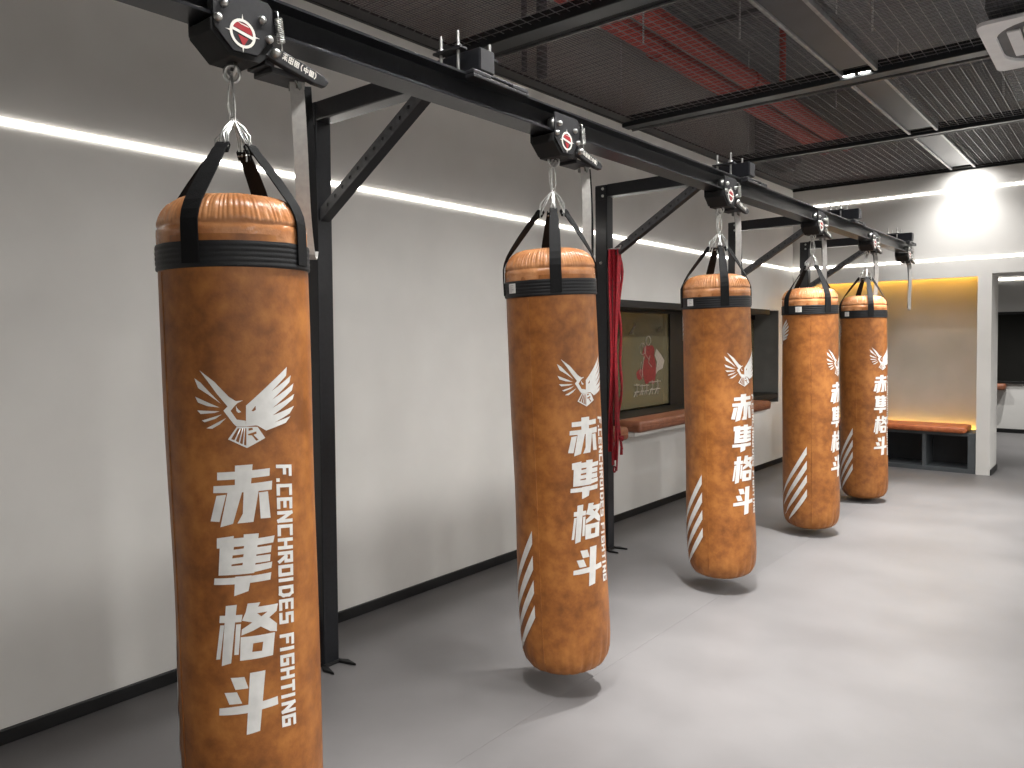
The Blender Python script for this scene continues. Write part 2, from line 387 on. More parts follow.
nb = {2: 'nearest ceiling beam at the top edge crossing above the first bracket', 3: 'middle dark ceiling beam crossing the light trough at the lit spot pair', 4: 'farthest dark ceiling beam before the far wall'}
for i, (y0, y1) in enumerate(beams):
    b = empty('ceiling_beam', ((XW + XR) / 2, (y0 + y1) / 2, cz(y0)), nb.get(i, 'dark ceiling beam overhead behind the viewer'), 'beam', 'dark beams across the mesh ceiling')
    p = b.location
    wd = y1 - y0
    t = MB(); t.box((XW - p.x, y0 - p.y, -.035), (XR - p.x, y0 + wd * .62 - p.y, .05)); t.build('channel', M['beam'], b, bevel=.004)
    t = MB(); t.box((XW - p.x, y0 + wd * .62 - p.y, -.022), (XR - p.x, y1 - p.y, .05)); t.build('lip', M['dark'], b)
    t = MB(); t.box((XW - p.x, y1 - p.y - .004, -.034), (XR - p.x, y1 - p.y + .003, -.022)); t.build('edge_strip', M['alu'], b, label='bright aluminium edge strip')
segs = [(-2.4, -.4), (-.1, 1.31), (1.61, 3.2), (3.48, 5.2), (5.43, 7.12), (7.31, 9.03)]
sl = {3: 'ceiling light trough section between the nearest and middle beams holding the lit spot pair', 4: 'ceiling light trough section between the middle and farthest beams', 5: 'ceiling light trough section between the farthest beam and the far wall'}
for i, (y0, y1) in enumerate(segs):
    yc = (y0 + y1) / 2
    b = empty('light_trough', ((TX0 + TX1) / 2, yc, cz(yc)), sl.get(i, 'ceiling light trough section overhead behind the viewer'), 'light trough', 'light trough sections along the ceiling')
    p = b.location
    def tb(name, x0, x1, ya, yb_, h0, h1, mt):
        t = MB(); cbox(t, x0, x1, ya, yb_, h0, h1); t.v = [(a - p.x, c - p.y, d - p.z) for a, c, d in t.v]; return t.build(name, M[mt], b, bevel=.002)
    tb('panel', TX0, TX1, y0, y1 - .12, -.018, .0, 'trough')
    tb('recess', TX0, TX1, y1 - .12, y1, .03, .04, 'skirt')
    tb('side_rail', TX0 - .02, TX0, y0, y1, -.03, .05, 'alu'); tb('side_rail', TX1, TX1 + .02, y0, y1, -.03, .05, 'alu')
    tb('end_plate', TX0, TX1, y1 - .012, y1, -.02, .04, 'skirt')
def spot(loc, energy, size, blend, target=None, rad=.03, col=(1, .985, .96)):
    d = bpy.data.lights.new('spot_lamp', 'SPOT'); d.energy = energy; d.spot_size = R_(size); d.spot_blend = blend; d.shadow_soft_size = rad; d.color = col
    o = bpy.data.objects.new('spot_lamp', d); COL.objects.link(o); o.location = loc
    if target is not None:
        o.rotation_euler = (Vector(target) - Vector(loc)).to_track_quat('-Z', 'Y').to_euler()
    return o
# lit pair of spots
for k, (x, lab) in enumerate(((-1.448, 'left lit round spotlight of the pair in the ceiling trough'), (-1.352, 'right lit round spotlight of the pair in the ceiling trough'))):
    z = cz(5.235) - .012
    b = empty('spotlight', (x, 5.232, z), lab, 'spotlight', 'lit spotlights in the ceiling trough')
    MB().lathe([(.034, -.0), (.041, -.006), (.041, .03), (.03, .03)], 24).build('ring', M['alu'], b)
    t = MB(); t.lathe([(0, -.002), (.034, -.002)], 24); t.build('lens', M['lamp'], b, label='glowing white lens')

# ------------------------------------------------------------------ services above the mesh
def pipe(name, pts, r, mt, label, cat, group=None, n=16):
    o = MB().tube(pts, r, n).build(name, M[mt]); return tag(o, label, cat, group)
def flange(parent, pts, r, mt):
    for p in pts:
        MB().tube([(p[0], p[1] - .035, p[2]), (p[0], p[1] + .035, p[2])], r, 16).build('coupling', M[mt], parent)
p1 = pipe('sprinkler_pipe', [(-2.78, YB + .1, 3.62), (-2.78, 9.1, 3.62)], .075, 'red', 'left red sprinkler main pipe seen through the mesh ceiling', 'pipe', 'red sprinkler pipes above the mesh')
flange(p1, [(-2.78, 5.15, 3.62)], .09, 'red')
p2 = pipe('sprinkler_pipe', [(-2.53, YB + .1, 3.62), (-2.53, 9.1, 3.62)], .075, 'red', 'right red sprinkler main pipe with a riser seen through the mesh ceiling', 'pipe', 'red sprinkler pipes above the mesh')
flange(p2, [(-2.53, 6.3, 3.62)], .09, 'red')
MB().tube([(-2.42, 6.75, 3.60), (-2.42, 6.75, 4.24)], .028, 12).build('riser', M['red'], p2); MB().tube([(-2.53, 6.75, 3.62), (-2.40, 6.75, 3.62)], .03, 10).build('tee', M['red'], p2)
pipe('conduit', [(-2.1, YB + .2, 3.85), (-2.1, 9.1, 3.85)], .012, 'galv', 'thin bright conduit running along above the red pipes', 'conduit')
pipe('cable_pipe', [(-3.1, 6.2, 4.15), (4.1, 6.2, 4.15)], .03, 'duct', 'grey cross pipe above the mesh between middle and farthest beams', 'pipe')
pipe('cable_pipe', [(-3.1, 4.2, 4.14), (4.1, 4.2, 4.14)], .025, 'duct', 'grey cross pipe above the mesh near the cassette air conditioner', 'pipe')
du = MB().box((-3.13, 7.9, 3.4), (-2.90, 8.7, 3.8)).box((-3.10, 8.0, 3.3), (-2.93, 8.6, 3.4)).build('air_duct', M['duct'], bevel=.01); tag(du, 'grey boxy air duct above the mesh at the far left corner', 'duct')
du = MB().box((-.9, YB + .3, 3.72), (.3, 8.9, 4.08)).build('air_duct', M['slab'], bevel=.01); tag(du, 'long dark air duct above the mesh over the cassette air conditioner', 'duct')
pipe('riser_pipe', [(-3.02, 4.02, cz(4) + .03), (-3.02, 4.02, HT)], .035, 'duct', 'thicker grey vertical riser pipe above the mesh beside the left wall', 'pipe')
pipe('riser_pipe', [(-3.04, 3.86, cz(4) + .03), (-3.04, 3.86, HT)], .018, 'duct', 'thinner grey vertical riser pipe above the mesh beside the left wall', 'pipe')
rods = [(-.75, 6.55), (-.75, 8.3), (-1.75, 6.0), (-1.75, 7.9), (-.2, 6.1), (-.3, 7.6), (-1.15, 4.6), (-.6, 4.3), (-1.75, 4.2), (-2.95, 7.3), (-2.2, 3.9), (-2.95, 4.9)]
for i, (x, y) in enumerate(rods):
    o = MB().tube([(x, y, cz(y) + .005), (x, y, HT)], .006, 6).build('hanger_rod', M['white'])
    tag(o, 'thin vertical hanger rod holding up the mesh ceiling', 'rod', 'hanger rods above the mesh ceiling')

# ------------------------------------------------------------------ cassette air conditioner
acz = 3.068
ac = empty('air_conditioner', (-.225, 5.11, acz), 'white square cassette air conditioner set in the mesh ceiling at upper right', 'air conditioner')
S = .44
m = MB(); m.prism([rrect(-S, -S, S, S, .05), list(reversed(rrect(-S + .065, -S + .065, S - .065, S - .065, .22, 8)))], 'z', 0, .02); m.build('panel', M['white'], ac, bevel=.006)
m = MB(); m.prism([rrect(-S + .065, -S + .065, S - .065, S - .065, .22, 8)], 'z', .020, .026); m.build('recess', M['greyp'], ac)
m = MB(); q = .25; m.prism([rrect(-q, -q, q, q, .03)], 'z', .002, .02); m.build('intake_grille', M['cream'], ac, bevel=.004)
for sx, sy in ((1, 0), (-1, 0), (0, 1), (0, -1)):
    m = MB()
    if sx: m.box((sx * .262, -.22, .006), (sx * .325, .22, .02))
    else: m.box((-.22, sy * .262, .006), (.22, sy * .325, .02))
    o = m.build('vent_flap', M['white'], ac, bevel=.006)
m = MB(); m.box((-.40, -.40, .09), (.40, .12, .3)); m.build('body', M['duct'], ac)

# ------------------------------------------------------------------ overhead rail (H section)
RX = -1.815; RY1 = 8.72
rl = MB()
HH, HW, TF, TW = .098, .05, .008, .004
prof = [(-HW, 0), (HW, 0), (HW, TF), (TW, TF + .003), (TW, HH - TF - .003), (HW, HH - TF), (HW, HH), (-HW, HH), (-HW, HH - TF), (-TW, HH - TF - .003), (-TW, TF + .003), (-HW, TF)]
n = len(prof); vs = [(RX + p[0], YB + .3, rz(YB + .3) + p[1]) for p in prof] + [(RX + p[0], RY1, rz(RY1) + p[1]) for p in prof]
tr = [tuple(t) for t in tessellate_polygon([[Vector((p[0], p[1], 0)) for p in prof]])]
rl.add(vs, tr + [tuple(n + i for i in reversed(t)) for t in tr] + [(i, (i + 1) % n, n + (i + 1) % n, n + i) for i in range(n)])
rail = rl.build('overhead_rail', M['black'], bevel=.002); tag(rail, 'long black H section steel rail carrying all the punching bags', 'rail')

# ------------------------------------------------------------------ support frames: post + arm + brace
PY = [2.07, 4.42, 6.61, 8.52]
ARMX = [-1.80, -1.765, -1.735, -1.735]
def make_frame(i):
    y = PY[i]
    lab = ['tall black steel post with arm and brace just right of the nearest punching bag',
           'tall black steel post with arm and brace where the red straps hang',
           'tall black steel post with arm and brace behind the third punching bag',
           'farthest black steel post with arm and brace behind the fourth punching bag'][i]
    f = empty('support_frame', (-2.80, y, 0), lab, 'support frame', 'steel frames holding up the rail')
    x0, x1, hy, zt = -.047, .047, .04, 2.49
    m = MB(); m.box((x0, -hy, .0), (x1, hy, zt)); post = m.build('post', M['black'], f, bevel=.006)
    z0 = rz(y) + HH + .006 + (.045 if i == 0 else .03)
    z0 = 2.405 + .003 * i; z1 = z0 + .083
    ax = ARMX[i] + 2.80
    m = MB(); m.box((x1, -hy, z0), (ax, hy, z1)); arm = m.build('arm', M['black'], f, bevel=.005)
    m = MB(); m.box((ax, -hy + .004, z0 + .004), (ax + .003, hy - .004, z1 - .004)); m.build('end_cap', M['blackm'], arm)
    # brace from the post up to the arm, with a perforated face towards the viewer
    a = Vector((x1 - .005, 2.00)); b = Vector((.70, z0 + .0)); d = (b - a).normalized(); nn = Vector((-d.y, d.x)); L = (b - a).length; w = .024
    c = lambda s, t: tuple(a + d * s + nn * t)
    outer = [c(-.03, -w), c(L + .05, -w), c(L - .02, w), c(.03, w)]
    holes = []
    k = .075
    while k < L - .03:
        holes.append([(a + d * (k + .0095 * math.cos(-2 * PI * q / 10)) + nn * (.0 + .0095 * math.sin(-2 * PI * q / 10)))[:] for q in range(10)]); k += .06
    m = MB(); m.prism([outer] + holes, 'y', -.026, -.022); m.box((0, 0, 0), (0, 0, 0)) if 0 else None
    br = m.build('brace', M['brace'], f)
    m = MB(); m.prism([outer], 'y', -.022, .026); m.build('brace_core', M['black'], br)
    # bolted joint
    m = MB(); m.box((x0 + .004, -hy - .004, zt - .10), (x1 - .004, -hy, zt - .01)); m.build('joint_plate', M['black'], post, bevel=.002)
    for (bx, bzz) in ((.018, zt - .028), (.018, zt - .075), (.0, 1.965)):
        MB().lathe([(0, -hy - .012), (.008, -hy - .011), (.010, -hy - .005), (.010, -hy)], 10, (bx, 0, bzz), 'y').build('bolt', M['steel'], f)
    # clamp: two flat bars with four threaded rods pinching the rail flange to the arm
    zr = rz(y) + HH
    for sy in (-1, 1):
        yy = sy * .085
        m = MB(); m.box((RX + 2.8 - .155, yy - .02, z1 - .012), (RX + 2.8 - .02, yy + .02, z1 - .003)); bar = m.build('clamp_bar', M['blackm'], f, bevel=.002)
        for sx in (-1, 1):
            px = RX + 2.8 - .088 + sx * .042
            m = MB(); m.tube([(px, yy, zr - .0), (px, yy, z1 + .055)], .006, 10); m.build('threaded_rod', M['steel'], f)
            m = MB(); m.lathe([(0, z1 + .010), (.012, z1 + .009), (.012, z1 - .003), (0, z1 - .003)], 6, (px, yy, 0)); m.build('nut', M['steel'], bar)
    for sx in (-1, 1):
        px = RX + 2.8 + sx * .066
        m = MB(); m.box((px - .02, -.15, zr - .022), (px + .02, .15, zr - .010)); m.box((px - .02, -.15, zr - .010), (px + .02, -.06, zr + .004)); m.box((px - .02, .06, zr - .010), (px + .02, .15, zr + .004))
        m.box((px-.006,-.14,zr+.004),(px+.006,.14,zr+.012))
        m.build('clamp_plate', M['blackm'], f, bevel=.003)
    for sx, sy in ((1, 1), (1, -1), (-1, 1), (-1, -1)):
        p = [(sx * .045, sy * .03), (sx * .14, sy * .06), (sx * .075, sy * .07), (sx * .03, sy * .045)]
        m = MB(); m.prism([p], 'z', .001, .012); m.build('foot_gusset', M['dark'], f, bevel=.002)
    m = MB(); m.box((x0 - .006, -hy - .006, 0), (x1 + .006, hy + .006, .016)); m.build('foot_plate', M['dark'], f, bevel=.002)
    return f
frames = [make_frame(i) for i in range(4)]

# ------------------------------------------------------------------ beam trolleys
def make_trolley(label):
    t = empty('beam_trolley', (0, 0, 0), label, 'trolley', 'trolleys rolling on the rail')
    plate = [(-.085, .072), (.07, .072), (.083, .058), (.083, .0), (.062, -.04), (.036, -.072), (-.032, -.076), (-.083, -.028)]
    for sx in (1, -1):
        x = sx * .056
        m = MB(); m.prism([plate], 'x', x, x + sx * .006); m.build('side_plate', M['blackm'], t, bevel=.0015)
    m = MB(); m.prism([[(-.088, -.008), (-.088, -.04), (-.036, -.088), (.046, -.088), (.088, -.05), (.088, -.008)]], 'x', -.050, .0555); m.build('body', M['dark'], t, bevel=.003)
    for yy in (-.05, .05):
        for sx in (1, -1):
            m = MB(); m.lathe([(0, sx * .016), (.024, sx * .016), (.026, sx * .03), (.024, sx * .052), (0, sx * .052)], 18, (0, yy, .037), 'x'); m.build('wheel', M['steel'], t)
    for yy, zz in ((-.056, .032), (-.073, -.008), (.05, .022), (.070, -.022)):
        m = MB(); m.lathe([(0, .075), (.005, .0745), (.0095, .071), (.0105, .062)], 14, (0, yy, zz), 'x'); m.build('bolt', M['steel'], t)
    # round logo with cross hair
    x = .0625; c0 = (-.005, -.028)
    m = MB(); ring = arc(c0, .036, 0, 2 * PI, 28)[:-1]; m.prism([ring, list(reversed(arc(c0, .029, 0, 2 * PI, 28)[:-1]))], 'x', x, x + .0008)
    for a in range(4):
        ca, sa = math.cos(a * PI / 2), math.sin(a * PI / 2)
        pts = [(.034, -.0022), (.048, 0), (.034, .0022)]
        m.prism([[(c0[0] + p * ca - q * sa, c0[1] + p * sa + q * ca) for p, q in pts]], 'x', x, x + .0008)
    m.prism([[(c0[0] - .028, c0[1] + .003), (c0[0] + .029, c0[1] - .009), (c0[0] + .029, c0[1] - .001), (c0[0] - .028, c0[1] + .010)]], 'x', x, x + .0008)
    m.prism([[(c0[0] - .014, c0[1] + .026), (c0[0] + .014, c0[1] + .022), (c0[0] + .018, c0[1] + .019), (c0[0] - .004, c0[1] + .022)]], 'x', x + .0004, x + .0012)
    lg = m.build('logo', M['logo_white'], t, label='white round logo ring with cross hair')
    m = MB(); m.prism([[(c0[0] - .027, c0[1] + .012), (c0[0] + .027, c0[1] + .001), (c0[0] + .025, c0[1] + .014), (c0[0] + .012, c0[1] + .025), (c0[0] - .012, c0[1] + .026), (c0[0] - .023, c0[1] + .018)]], 'x', x, x + .0006)
    m.prism([[(c0[0] - .013, c0[1] - .005), (c0[0] + .015, c0[1] - .010), (c0[0] + .003, c0[1] - .029), (c0[0] - .001, c0[1] - .029)]], 'x', x, x + .0006)
    m.build('logo_red', M['logo_red'], lg, label='red logo halves')
    # brake lever with lettering, spring
    lev = [(.062, -.062), (.084, -.034), (.11, -.034), (.245, -.070), (.262, -.084), (.25, -.100), (.21, -.098), (.10, -.074)]
    m = MB(); m.prism([lev], 'x', .040, .060); m.box((-.045, .09, -.094), (.042, .20, -.078)) ; m.box((-.045, .07, -.080), (.042, .10, -.045))
    lv = m.build('lever', M['blackm'], t, bevel=.003)
    m = MB(); m.lathe([(0, .078), (.007, .077), (.0115, .072), (.0125, .060)], 14, (0, .088, -.052), 'x'); m.build('pivot_bolt', M['steel'], lv)
    g = MB(); d = Vector((.135, -.036)).normalized(); e = Vector((-d.y, d.x)); o = Vector((.112, -.058))
    def st(u0, v0, u1, v1, w=.0013):
        u0 *= 1.28; u1 *= 1.28
        a = o + d * u0 + e * v0; b = o + d * u1 + e * v1; tt = (b - a).normalized() * w; nn = Vector((-tt.y, tt.x))
        g.prism([[tuple(a - tt - nn), tuple(b + tt - nn), tuple(b + tt + nn), tuple(a - tt + nn)]], 'x', .0601, .0608)
    h = .0145
    def boxg(u, s=.0095): 
        st(u, 0, u, h); st(u, h, u + s, h); st(u + s, h, u + s, 0); st(u + s, 0, u, 0)
    # three square characters, then two in brackets
    st(0, h, .0095, h); st(.001, h * .6, .009, h * .6); st(.0048, h * 1.1, .0048, 0); st(0, 0, .004, h * .5); st(.0095, 0, .005, h * .5); st(0, h * .2, .0095, h * .2)
    boxg(.0145); st(.0145, h * .5, .024, h * .5); st(.019, h * 1.1, .019, -.001)
    boxg(.029); st(.029, h * .33, .0385, h * .33); st(.029, h * .66, .0385, h * .66); st(.0338, 0, .0338, h)
    st(.0475, h * 1.1, .0455, h * .7); st(.0455, h * .7, .0455, h * .3); st(.0455, h * .3, .0475, -.001)
    st(.053, h * .75, .0625, h * .75); st(.053, h * .75, .053, h * .3); st(.053, h * .3, .0625, h * .3); st(.0625, h * .3, .0625, h * .75); st(.0578, h * 1.1, .0578, -.001)
    boxg(.067); st(.069, h * .75, .0745, h * .75); st(.069, h * .5, .0745, h * .5); st(.0685, h * .22, .075, h * .22); st(.0718, h * .22, .0718, h * .75)
    st(.081, h * 1.1, .083, h * .7); st(.083, h * .7, .083, h * .3); st(.083, h * .3, .081, -.001)
    g.build('lettering', M['logo_white'], lv, label='white lettering on the lever')
    s0, s1 = Vector((.068, .094, .056)), Vector((.068, .106, -.040))
    pts = []
    for i in range(0, 97):
        u = i / 96; c = s0.lerp(s1, .18 + .64 * u); a = u * 2 * PI * 11
        pts.append(c + Vector((.009 * math.cos(a), .009 * math.sin(a), 0)))
    m = MB(); m.tube(pts, .0023, 6); m.tube([s0 + Vector((-.01, 0, .004)), s0, s0.lerp(s1, .2)], .0018, 6); m.tube([s0.lerp(s1, .8), s1, s1 + Vector((-.01, 0, -.01))], .0018, 6); m.build('spring', M['steel'], t)
    # eye below the body
    m = MB(); m.tube([(.018 * math.cos(a), 0, -.100 + .018 * math.sin(a)) for a in [2 * PI * i / 20 for i in range(20)]], .0045, 8, closed=True); m.build('eye', M['steel'], t)
    # pull strap, doubled in a loop; one leg coloured as lit, the other as unlit
    top = Vector((.01, .185, -.094)); n_ = 16
    wv = Vector((.62, .78, 0)).normalized() * .019
    fr = [top + Vector((.012 + .006 * math.sin(u * 5), -.004 + .03 * u ** 2, -.47 * u)) for u in [i / n_ for i in range(n_ + 1)]]
    bk = [top + Vector((-.004 + .010 * math.sin(u * 3), .032 + .012 * u ** 2, -.46 * u)) for u in [i / n_ for i in range(n_ + 1)]]
    m = MB(); m.ribbon(fr, wv, .003); m.build('pull_strap', M['strap_lit'], t, label='pull strap leg coloured grey as its lit side')
    bott = [fr[-1]] + [fr[-1].lerp(bk[-1], u) + Vector((0, 0, -.018 * math.sin(PI * u))) for u in (.25, .5, .75)] + [bk[-1]]
    m = MB(); m.ribbon(bk, wv, .003); m.build('pull_strap', M['web'], t, label='pull strap leg coloured black as its unlit side')
    m = MB(); m.ribbon(bott, wv, .003); m.build('strap_loop', M['strap_lit'], t)
    m = MB(); m.tube([(.03, .170, -.094), (.03, .185, -.115), (.03, .2, -.094)], .003, 6); m.box((-.012, .178, -.112), (.032, .20, -.092)); m.build('strap_holder', M['galv'], t)
    return t
tl = ['beam trolley above the nearest punching bag with red and white round logo', 'beam trolley above the second punching bag from the viewer',
      'beam trolley above the third punching bag, just under the second clamp', 'beam trolley above the fourth punching bag', 'beam trolley above the farthest punching bag',
      'last beam trolley at the rail end with only a pull strap and no bag']
tro = make_trolley(tl[0])
for i, y in enumerate(CH + [8.50]):
    o = tro if i == 0 else dup(tro)
    o['label'] = tl[i]
    yy = y
    o.location = (RX, yy, rz(yy)); o.rotation_euler.x = .0055

# ------------------------------------------------------------------ punching bags
PRINT = {"EM":[[[-509,1288,-317,1260,-137,1222,-53,1211,37,1212,-34,1206,-73,1199,-123,1188,-50,1166,61,1162,62,1148,-54,1149,-92,1156,-213,1189,-159,1199,-288,1230,-372,1253]],[[72,1199,414,1253,656,1288,638,1266,409,1230,720,1266,692,1249,414,1209,764,1245,732,1228,420,1189,771,1218,739,1205,416,1170,762,1188,676,1170,443,1152,687,1163,608,1148,319,1134,264,1141,210,1148,183,1149,62,1148],[136,1185,193,1197,194,1187,163,1184]],[[-55,1200,-33,1192,10,1184,-25,1182,-50,1187]],[[-589,1269,-501,1258,-241,1206,-396,1228,-539,1245]],[[-589,1224,-511,1218,-260,1197,-421,1201,-552,1210]],[[-567,1191,-262,1188,-334,1184,-520,1182]],[[-508,1166,-237,1180,-319,1170,-467,1162]],[[-448,1147,-182,1171,-269,1156,-369,1146]],[[-54,1148,76,1147,65,1095,-169,1119],[-41,1145,-17,1144,-90,1116,-131,1119],[-5,1144,16,1144,-38,1110,-73,1114],[26,1144,42,1144,11,1105,-23,1108],[51,1144,66,1143,56,1101,27,1104]],[[76,1147,209,1145,302,1116,65,1095],[93,1143,142,1144,148,1139,91,1137],[83,1129,189,1134,193,1129,153,1126,215,1113,184,1111,133,1125,85,1126]]],"CH":[[[-327,1039,348,1040,339,1021,-331,1020]],[[-96,1054,126,1054,92,1000,-107,1001]],[[-381,1006,374,1008,362,986,-389,989]],[[-197,994,-9,995,-148,912,-311,905]],[[-347,982,-222,984,-320,918,-438,920]],[[1,993,193,991,108,912,-93,912,-21,935]],[[192,983,311,983,334,916,202,918]],[[-363,878,-143,882,-149,876,-22,876,-21,884,171,882,94,785,-219,786,-361,786,-330,853,-369,853],[-149,855,-20,855,-28,849,-155,848],[-169,834,-31,835,-37,828,-175,827],[-185,812,-44,814,-50,808,-192,808]],[[134,870,380,870,358,853,126,853]],[[107,848,332,847,321,830,103,830]],[[98,827,315,825,306,808,87,809]],[[82,805,335,805,320,790,72,787]],[[-416,779,317,779,301,761,-427,763]],[[-149,781,59,780,11,742,-170,733]],[[-367,686,-76,685,-94,667,-376,668]],[[-282,710,-142,711,-245,566,-370,560]],[[-367,662,-313,662,-387,577,-443,576]],[[-162,662,-100,662,-144,586,-202,586]],[[-6,711,157,709,125,699,398,696,375,678,270,666,374,646,369,626,276,631,152,648,52,641,-101,633,-91,648,44,662,-86,670,-34,690],[110,683,248,682,165,673]],[[-111,629,342,625,303,568,-131,570],[46,609,176,608,157,586,29,588]],[[-260,529,-84,528,-37,498,-206,498]],[[-350,492,-188,492,-124,462,-292,462]],[[-10,536,192,535,91,385,-85,381]],[[-428,453,-215,456,-46,457,348,460,351,439,122,438,-74,436,-437,435]]]}
ZT = [(-.0, .0), (.0, .10), (.006, .128), (.020, .155), (.045, .174), (.08, .183), (.13, .187), (.3, .188), (.8, .1875), (1.3, .1885), (1.56, .189), (1.64, .189)]
TAPER = [0]
def rprof(z): return rprof0(z) * (1 + TAPER[0] * max(0, 1 - z / 1.55))
def rprof0(z):
    for (z0, r0), (z1, r1) in zip(ZT, ZT[1:]):
        if z <= z1 and z1 > z0: return r0 + (r1 - r0) * max(0, (z - z0)) / (z1 - z0)
    return ZT[-1][1]
rnd = random.Random(11)
FOLD = [(rnd.uniform(0, 2 * PI), rnd.uniform(.022, .055), rnd.uniform(.4, 1)) for _ in range(40)]
def wr(th, z):
    k = max(0, 1 - z / .21)
    s = 0
    for c, w, a in FOLD:
        d = (th - c + PI) % (2 * PI) - PI
        s -= a * math.exp(-(d / w) ** 2)
    soft = .0012 * math.sin(3 * th + 5 * z) + .0012 * math.sin(2 * th - 7 * z + 1) + .0008 * math.sin(9 * z + th)
    return .0085 * k ** 1.2 * s + soft * min(1, z * 6)
def RB(th, z): return rprof(z) + (wr(th, z) if z > .004 else 0)
def surf(th, z, off=0):
    r = RB(th, z) + off; return (r * math.cos(th), r * math.sin(th), z)
def decal(name, polys, parent, off=.0014, label=None):
    bm = bmesh.new()
    for loops in polys:
        flat = [p for l in loops for p in l]
        vs = [bm.verts.new((p[0], p[1], 0)) for p in flat]
        for t in tessellate_polygon([[Vector((p[0], p[1], 0)) for p in l] for l in loops]):
            try: bm.faces.new([vs[i] for i in t])
            except ValueError: pass
    xs = [v.co.x for v in bm.verts]; zs = [v.co.y for v in bm.verts]
    def cut(co, no):
        g = list(bm.verts) + list(bm.edges) + list(bm.faces); bmesh.ops.bisect_plane(bm, geom=g, plane_co=co, plane_no=no, dist=1e-6)
    a = math.floor(min(xs) / .09) * .09
    while a < max(xs): cut((a, 0, 0), (1, 0, 0)); a += .09
    zz = min(zs) + .03
    while zz < max(zs): cut((0, zz, 0), (0, 1, 0)); zz += .03 if zz < .3 else .06
    for v in bm.verts: v.co = surf(v.co.x, v.co.y, off)
    me = bpy.data.meshes.new(name); bm.to_mesh(me); bm.free()
    for p in me.polygons: p.use_smooth = True
    # make every face look outwards
    me.flip_normals() if sum(1 if p.normal.dot(Vector((p.center.x, p.center.y, 0))) > 0 else -1 for p in me.polygons) < 0 else None
    me.materials.append(M['printw']); o = bpy.data.objects.new(name, me); COL.objects.link(o); o.parent = parent
    if label: o['label'] = label
    return o
def load(k, rot=0): return [[[(l[i] / 1000 + rot, l[i + 1] / 1000) for i in range(0, len(l), 2)] for l in poly] for poly in PRINT[k]]
GL = {  # block letters as strokes in a unit cell (x right, y up)
 'F': [[(0, 0), (0, 1), (1, 1)], [(0, .52), (.8, .52)]], '.': [[(0, 0), (.25, 0)]], 'C': [[(1, 1), (0, 1), (0, 0), (1, 0)]],
 'E': [[(1, 1), (0, 1), (0, 0), (1, 0)], [(0, .5), (.85, .5)]], 'N': [[(0, 0), (0, 1), (1, 0), (1, 1)]], 'H': [[(0, 0), (0, 1)], [(1, 0), (1, 1)], [(0, .5), (1, .5)]],
 'R': [[(0, 0), (0, 1), (1, 1), (1, .5), (0, .5)], [(.4, .5), (1, 0)]], 'O': [[(0, 0), (0, 1), (1, 1), (1, 0), (0, 0)]], 'I': [[(0, 0), (0, 1)]],
 'D': [[(0, 0), (0, 1), (.75, 1), (1, .75), (1, .25), (.75, 0), (0, 0)]], 'S': [[(1, 1), (0, 1), (0, .52), (1, .52), (1, 0), (0, 0)]],
 'G': [[(1, 1), (0, 1), (0, 0), (1, 0), (1, .5), (.5, .5)]], 'T': [[(0, 1), (1, 1)], [(.5, 1), (.5, 0)]]}
def lettering(rot, part):
    polys = []; txt = 'F.CENCHROIDES FIGHTING'
    adv = {'.': .42, 'I': .55, ' ': .62}
    tot = sum(adv.get(c, 1) for c in txt); z0, z1 = 1.046, .370; step = (z0 - z1) / tot; z = z0
    for ci, c in enumerate(txt):
        a = adv.get(c, 1); wdt = step * (a - .41) if c not in '.I ' else .001
        # theta of the column drifts a little along the bag
        def P(p):
            zc = z - p[0] - .0047; u = (z0 - zc) / (z0 - z1); tb = .446 - .04 * u + rot; tt = .662 - .055 * u + rot
            pad = .012
            th = tb + pad + (tt - tb - 2 * pad) * p[1]
            return (th, zc - .005 * p[1])
        for st in (GL.get(c, []) if (ci > txt.index(' ')) == part else []):
            for (a0, b0), (a1, b1) in zip(st, st[1:]):
                p0 = Vector((a0 * wdt, b0)); p1 = Vector((a1 * wdt, b1))
                # stroke in metric space: x metres along z, y in units of column height (~.034 m)
                Hh = .034; q0 = Vector((p0.x, p0.y * Hh)); q1 = Vector((p1.x, p1.y * Hh)); d = q1 - q0
                if d.length < 1e-6: continue
                d.normalize(); n2 = Vector((-d.y, d.x)); hw = .0044
                cs = [q0 - d * hw - n2 * hw, q1 + d * hw - n2 * hw, q1 + d * hw + n2 * hw, q0 - d * hw + n2 * hw]
                polys.append([[P((q.x, q.y / Hh)) for q in cs]])
        z -= step * a
    return polys
def stripes(rot):
    out = []
    for z0, te, hw in ((.607, -2.62, .052), (.507, -2.5, .056), (.407, -2.36, .052), (.305, -2.15, .05)):
        up = []; lo = []; n = 10; t0 = -1.33
        for i in range(n + 1):
            u = i / n; th = t0 + (te - t0) * u; zz = z0 - .335 * (t0 - th); zz += .03 * u * u
            zmin = .03
            up.append((th + rot, max(zz, zmin + .004 * (1 - u)))); lo.append((th + rot, max(zz - hw * (1 - u ** 2.2) - .001, zmin)))
        out.append([up + list(reversed(lo))])
    return out
APX = (.011, .029)
TW = [True]; DZW = [0]
def lean(p):
    u = max(0, min(1, (p[2] - 1.66) / .32)); k = 1 if TW[0] else .4; return (p[0] + APX[0] * u * k, p[1] + APX[1] * u * k, p[2] + DZW[0] * u)
